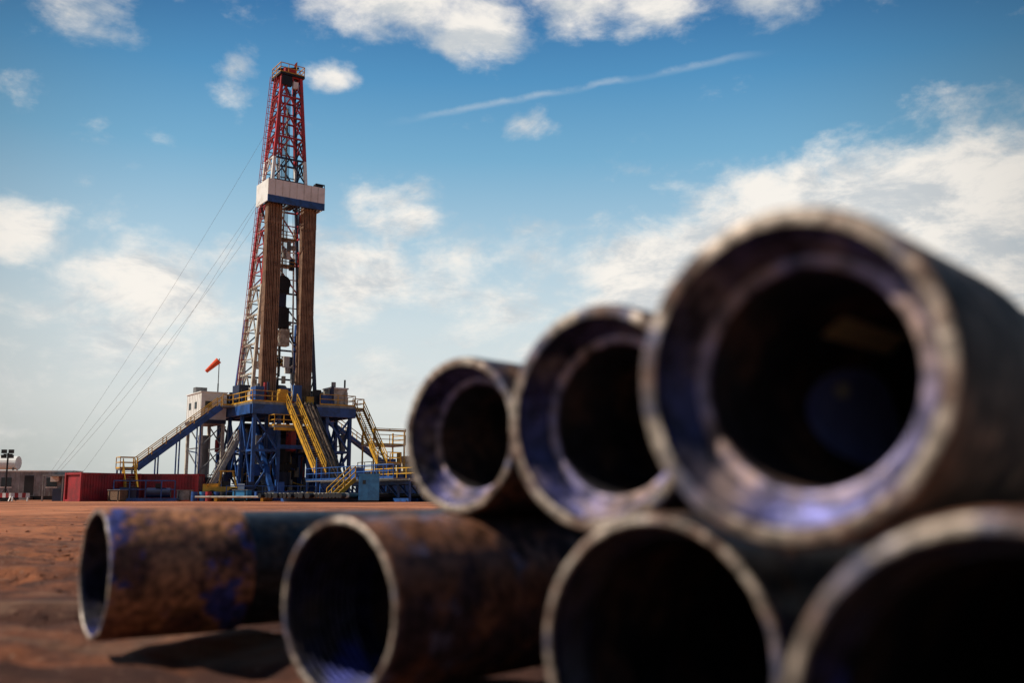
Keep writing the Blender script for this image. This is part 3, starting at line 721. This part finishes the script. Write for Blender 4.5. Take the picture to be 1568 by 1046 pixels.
for az, el, r, wgt in blobs:
    c = Vector((math.sin(R(az))*math.cos(R(el)), math.cos(R(az))*math.cos(R(el)), math.sin(R(el))))
    s = nd.new("ShaderNodeVectorMath"); s.operation = 'SUBTRACT'; lk.new(D, s.inputs[0]); s.inputs[1].default_value = c
    m_ = nd.new("ShaderNodeVectorMath"); m_.operation = 'MULTIPLY'; lk.new(s.outputs[0], m_.inputs[0]); m_.inputs[1].default_value = (1,1,1.7)
    l = nd.new("ShaderNodeVectorMath"); l.operation = 'LENGTH'; lk.new(m_.outputs[0], l.inputs[0])
    o = mrange(l.outputs['Value'], 0, R(r)*1.3, wgt, 0)
    tot = o if tot is None else math_('MAXIMUM', tot, o)
dens = math_('ADD', math_('ADD', math_('MULTIPLY', n1, .75), math_('MULTIPLY', n2_, .35)), tot)
dens = math_('ADD', dens, math_('MULTIPLY', n3_, .15))
low = mrange(sep.outputs[2], .12, .32, .10, 0)
dens = math_('ADD', dens, low)
cl = mrange(dens, .69, 1.0, 0, .96)
shade = mrange(noise_w(10, 9, .64, 2.2, .3, (1,2,5)), .38, .60)
ccol = cmix(shade, (6.0,6.3,6.5), (9.6,9.1,8.4))
fall2 = mrange(dd.outputs['Value'], .36, .68, 1, .60)
cs = nd.new("ShaderNodeVectorMath"); cs.operation = 'SCALE'; lk.new(ccol, cs.inputs[0]); lk.new(fall2, cs.inputs[3])
colr = cmix(cl, base, cs.outputs[0])
A = Vector((math.sin(R(-6.5))*math.cos(R(21.3)), math.cos(R(-6.5))*math.cos(R(21.3)), math.sin(R(21.3))))
B = Vector((math.sin(R(14.6))*math.cos(R(24.3)), math.cos(R(14.6))*math.cos(R(24.3)), math.sin(R(24.3))))
Nn = A.cross(B).normalized(); mid = (A+B).normalized()
dn = nd.new("ShaderNodeVectorMath"); dn.operation = 'DOT_PRODUCT'; lk.new(D, dn.inputs[0]); dn.inputs[1].default_value = Nn
ds = nd.new("ShaderNodeVectorMath"); ds.operation = 'DISTANCE'; lk.new(D, ds.inputs[0]); ds.inputs[1].default_value = mid
wob = math_('MULTIPLY', math_('SUBTRACT', n2_, .5), .010)
band = mrange(math_('ABSOLUTE', math_('ADD', dn.outputs['Value'], wob)), 0, .005, 1, 0)
along = mrange(ds.outputs['Value'], .10, .2, 1, 0)
con = math_('MULTIPLY', math_('MULTIPLY', band, along), mrange(n2_, .3, .65, .08, .34))
colr = cmix(con, colr, (6.5,7.0,7.4))
lk.new(colr, bg.inputs["Color"])

sl = bpy.data.lights.new('sun', 'SUN'); sl.energy = 4.8; sl.angle = R(.8); sl.color = (1, .92, .80)
so = bpy.data.objects.new('sun', sl); scene.collection.objects.link(so)
sd = Vector((math.sin(SUN_AZ)*math.cos(SUN_EL), math.cos(SUN_AZ)*math.cos(SUN_EL), math.sin(SUN_EL)))
so.rotation_euler = sd.to_track_quat('Z', 'Y').to_euler()

cd = bpy.data.cameras.new('camera'); co = bpy.data.objects.new('camera', cd); scene.collection.objects.link(co)
cd.lens = 35; cd.sensor_width = 36; cd.clip_start = .02; cd.clip_end = 9000
co.location = (0, 0, CZ); co.rotation_euler = (R(90+8.9), 0, 0)
cd.dof.use_dof = True; cd.dof.focus_distance = 100; cd.dof.aperture_fstop = 1.8
scene.camera = co
scene.view_settings.view_transform = 'Standard'; scene.view_settings.look = 'None'; scene.view_settings.exposure = 0
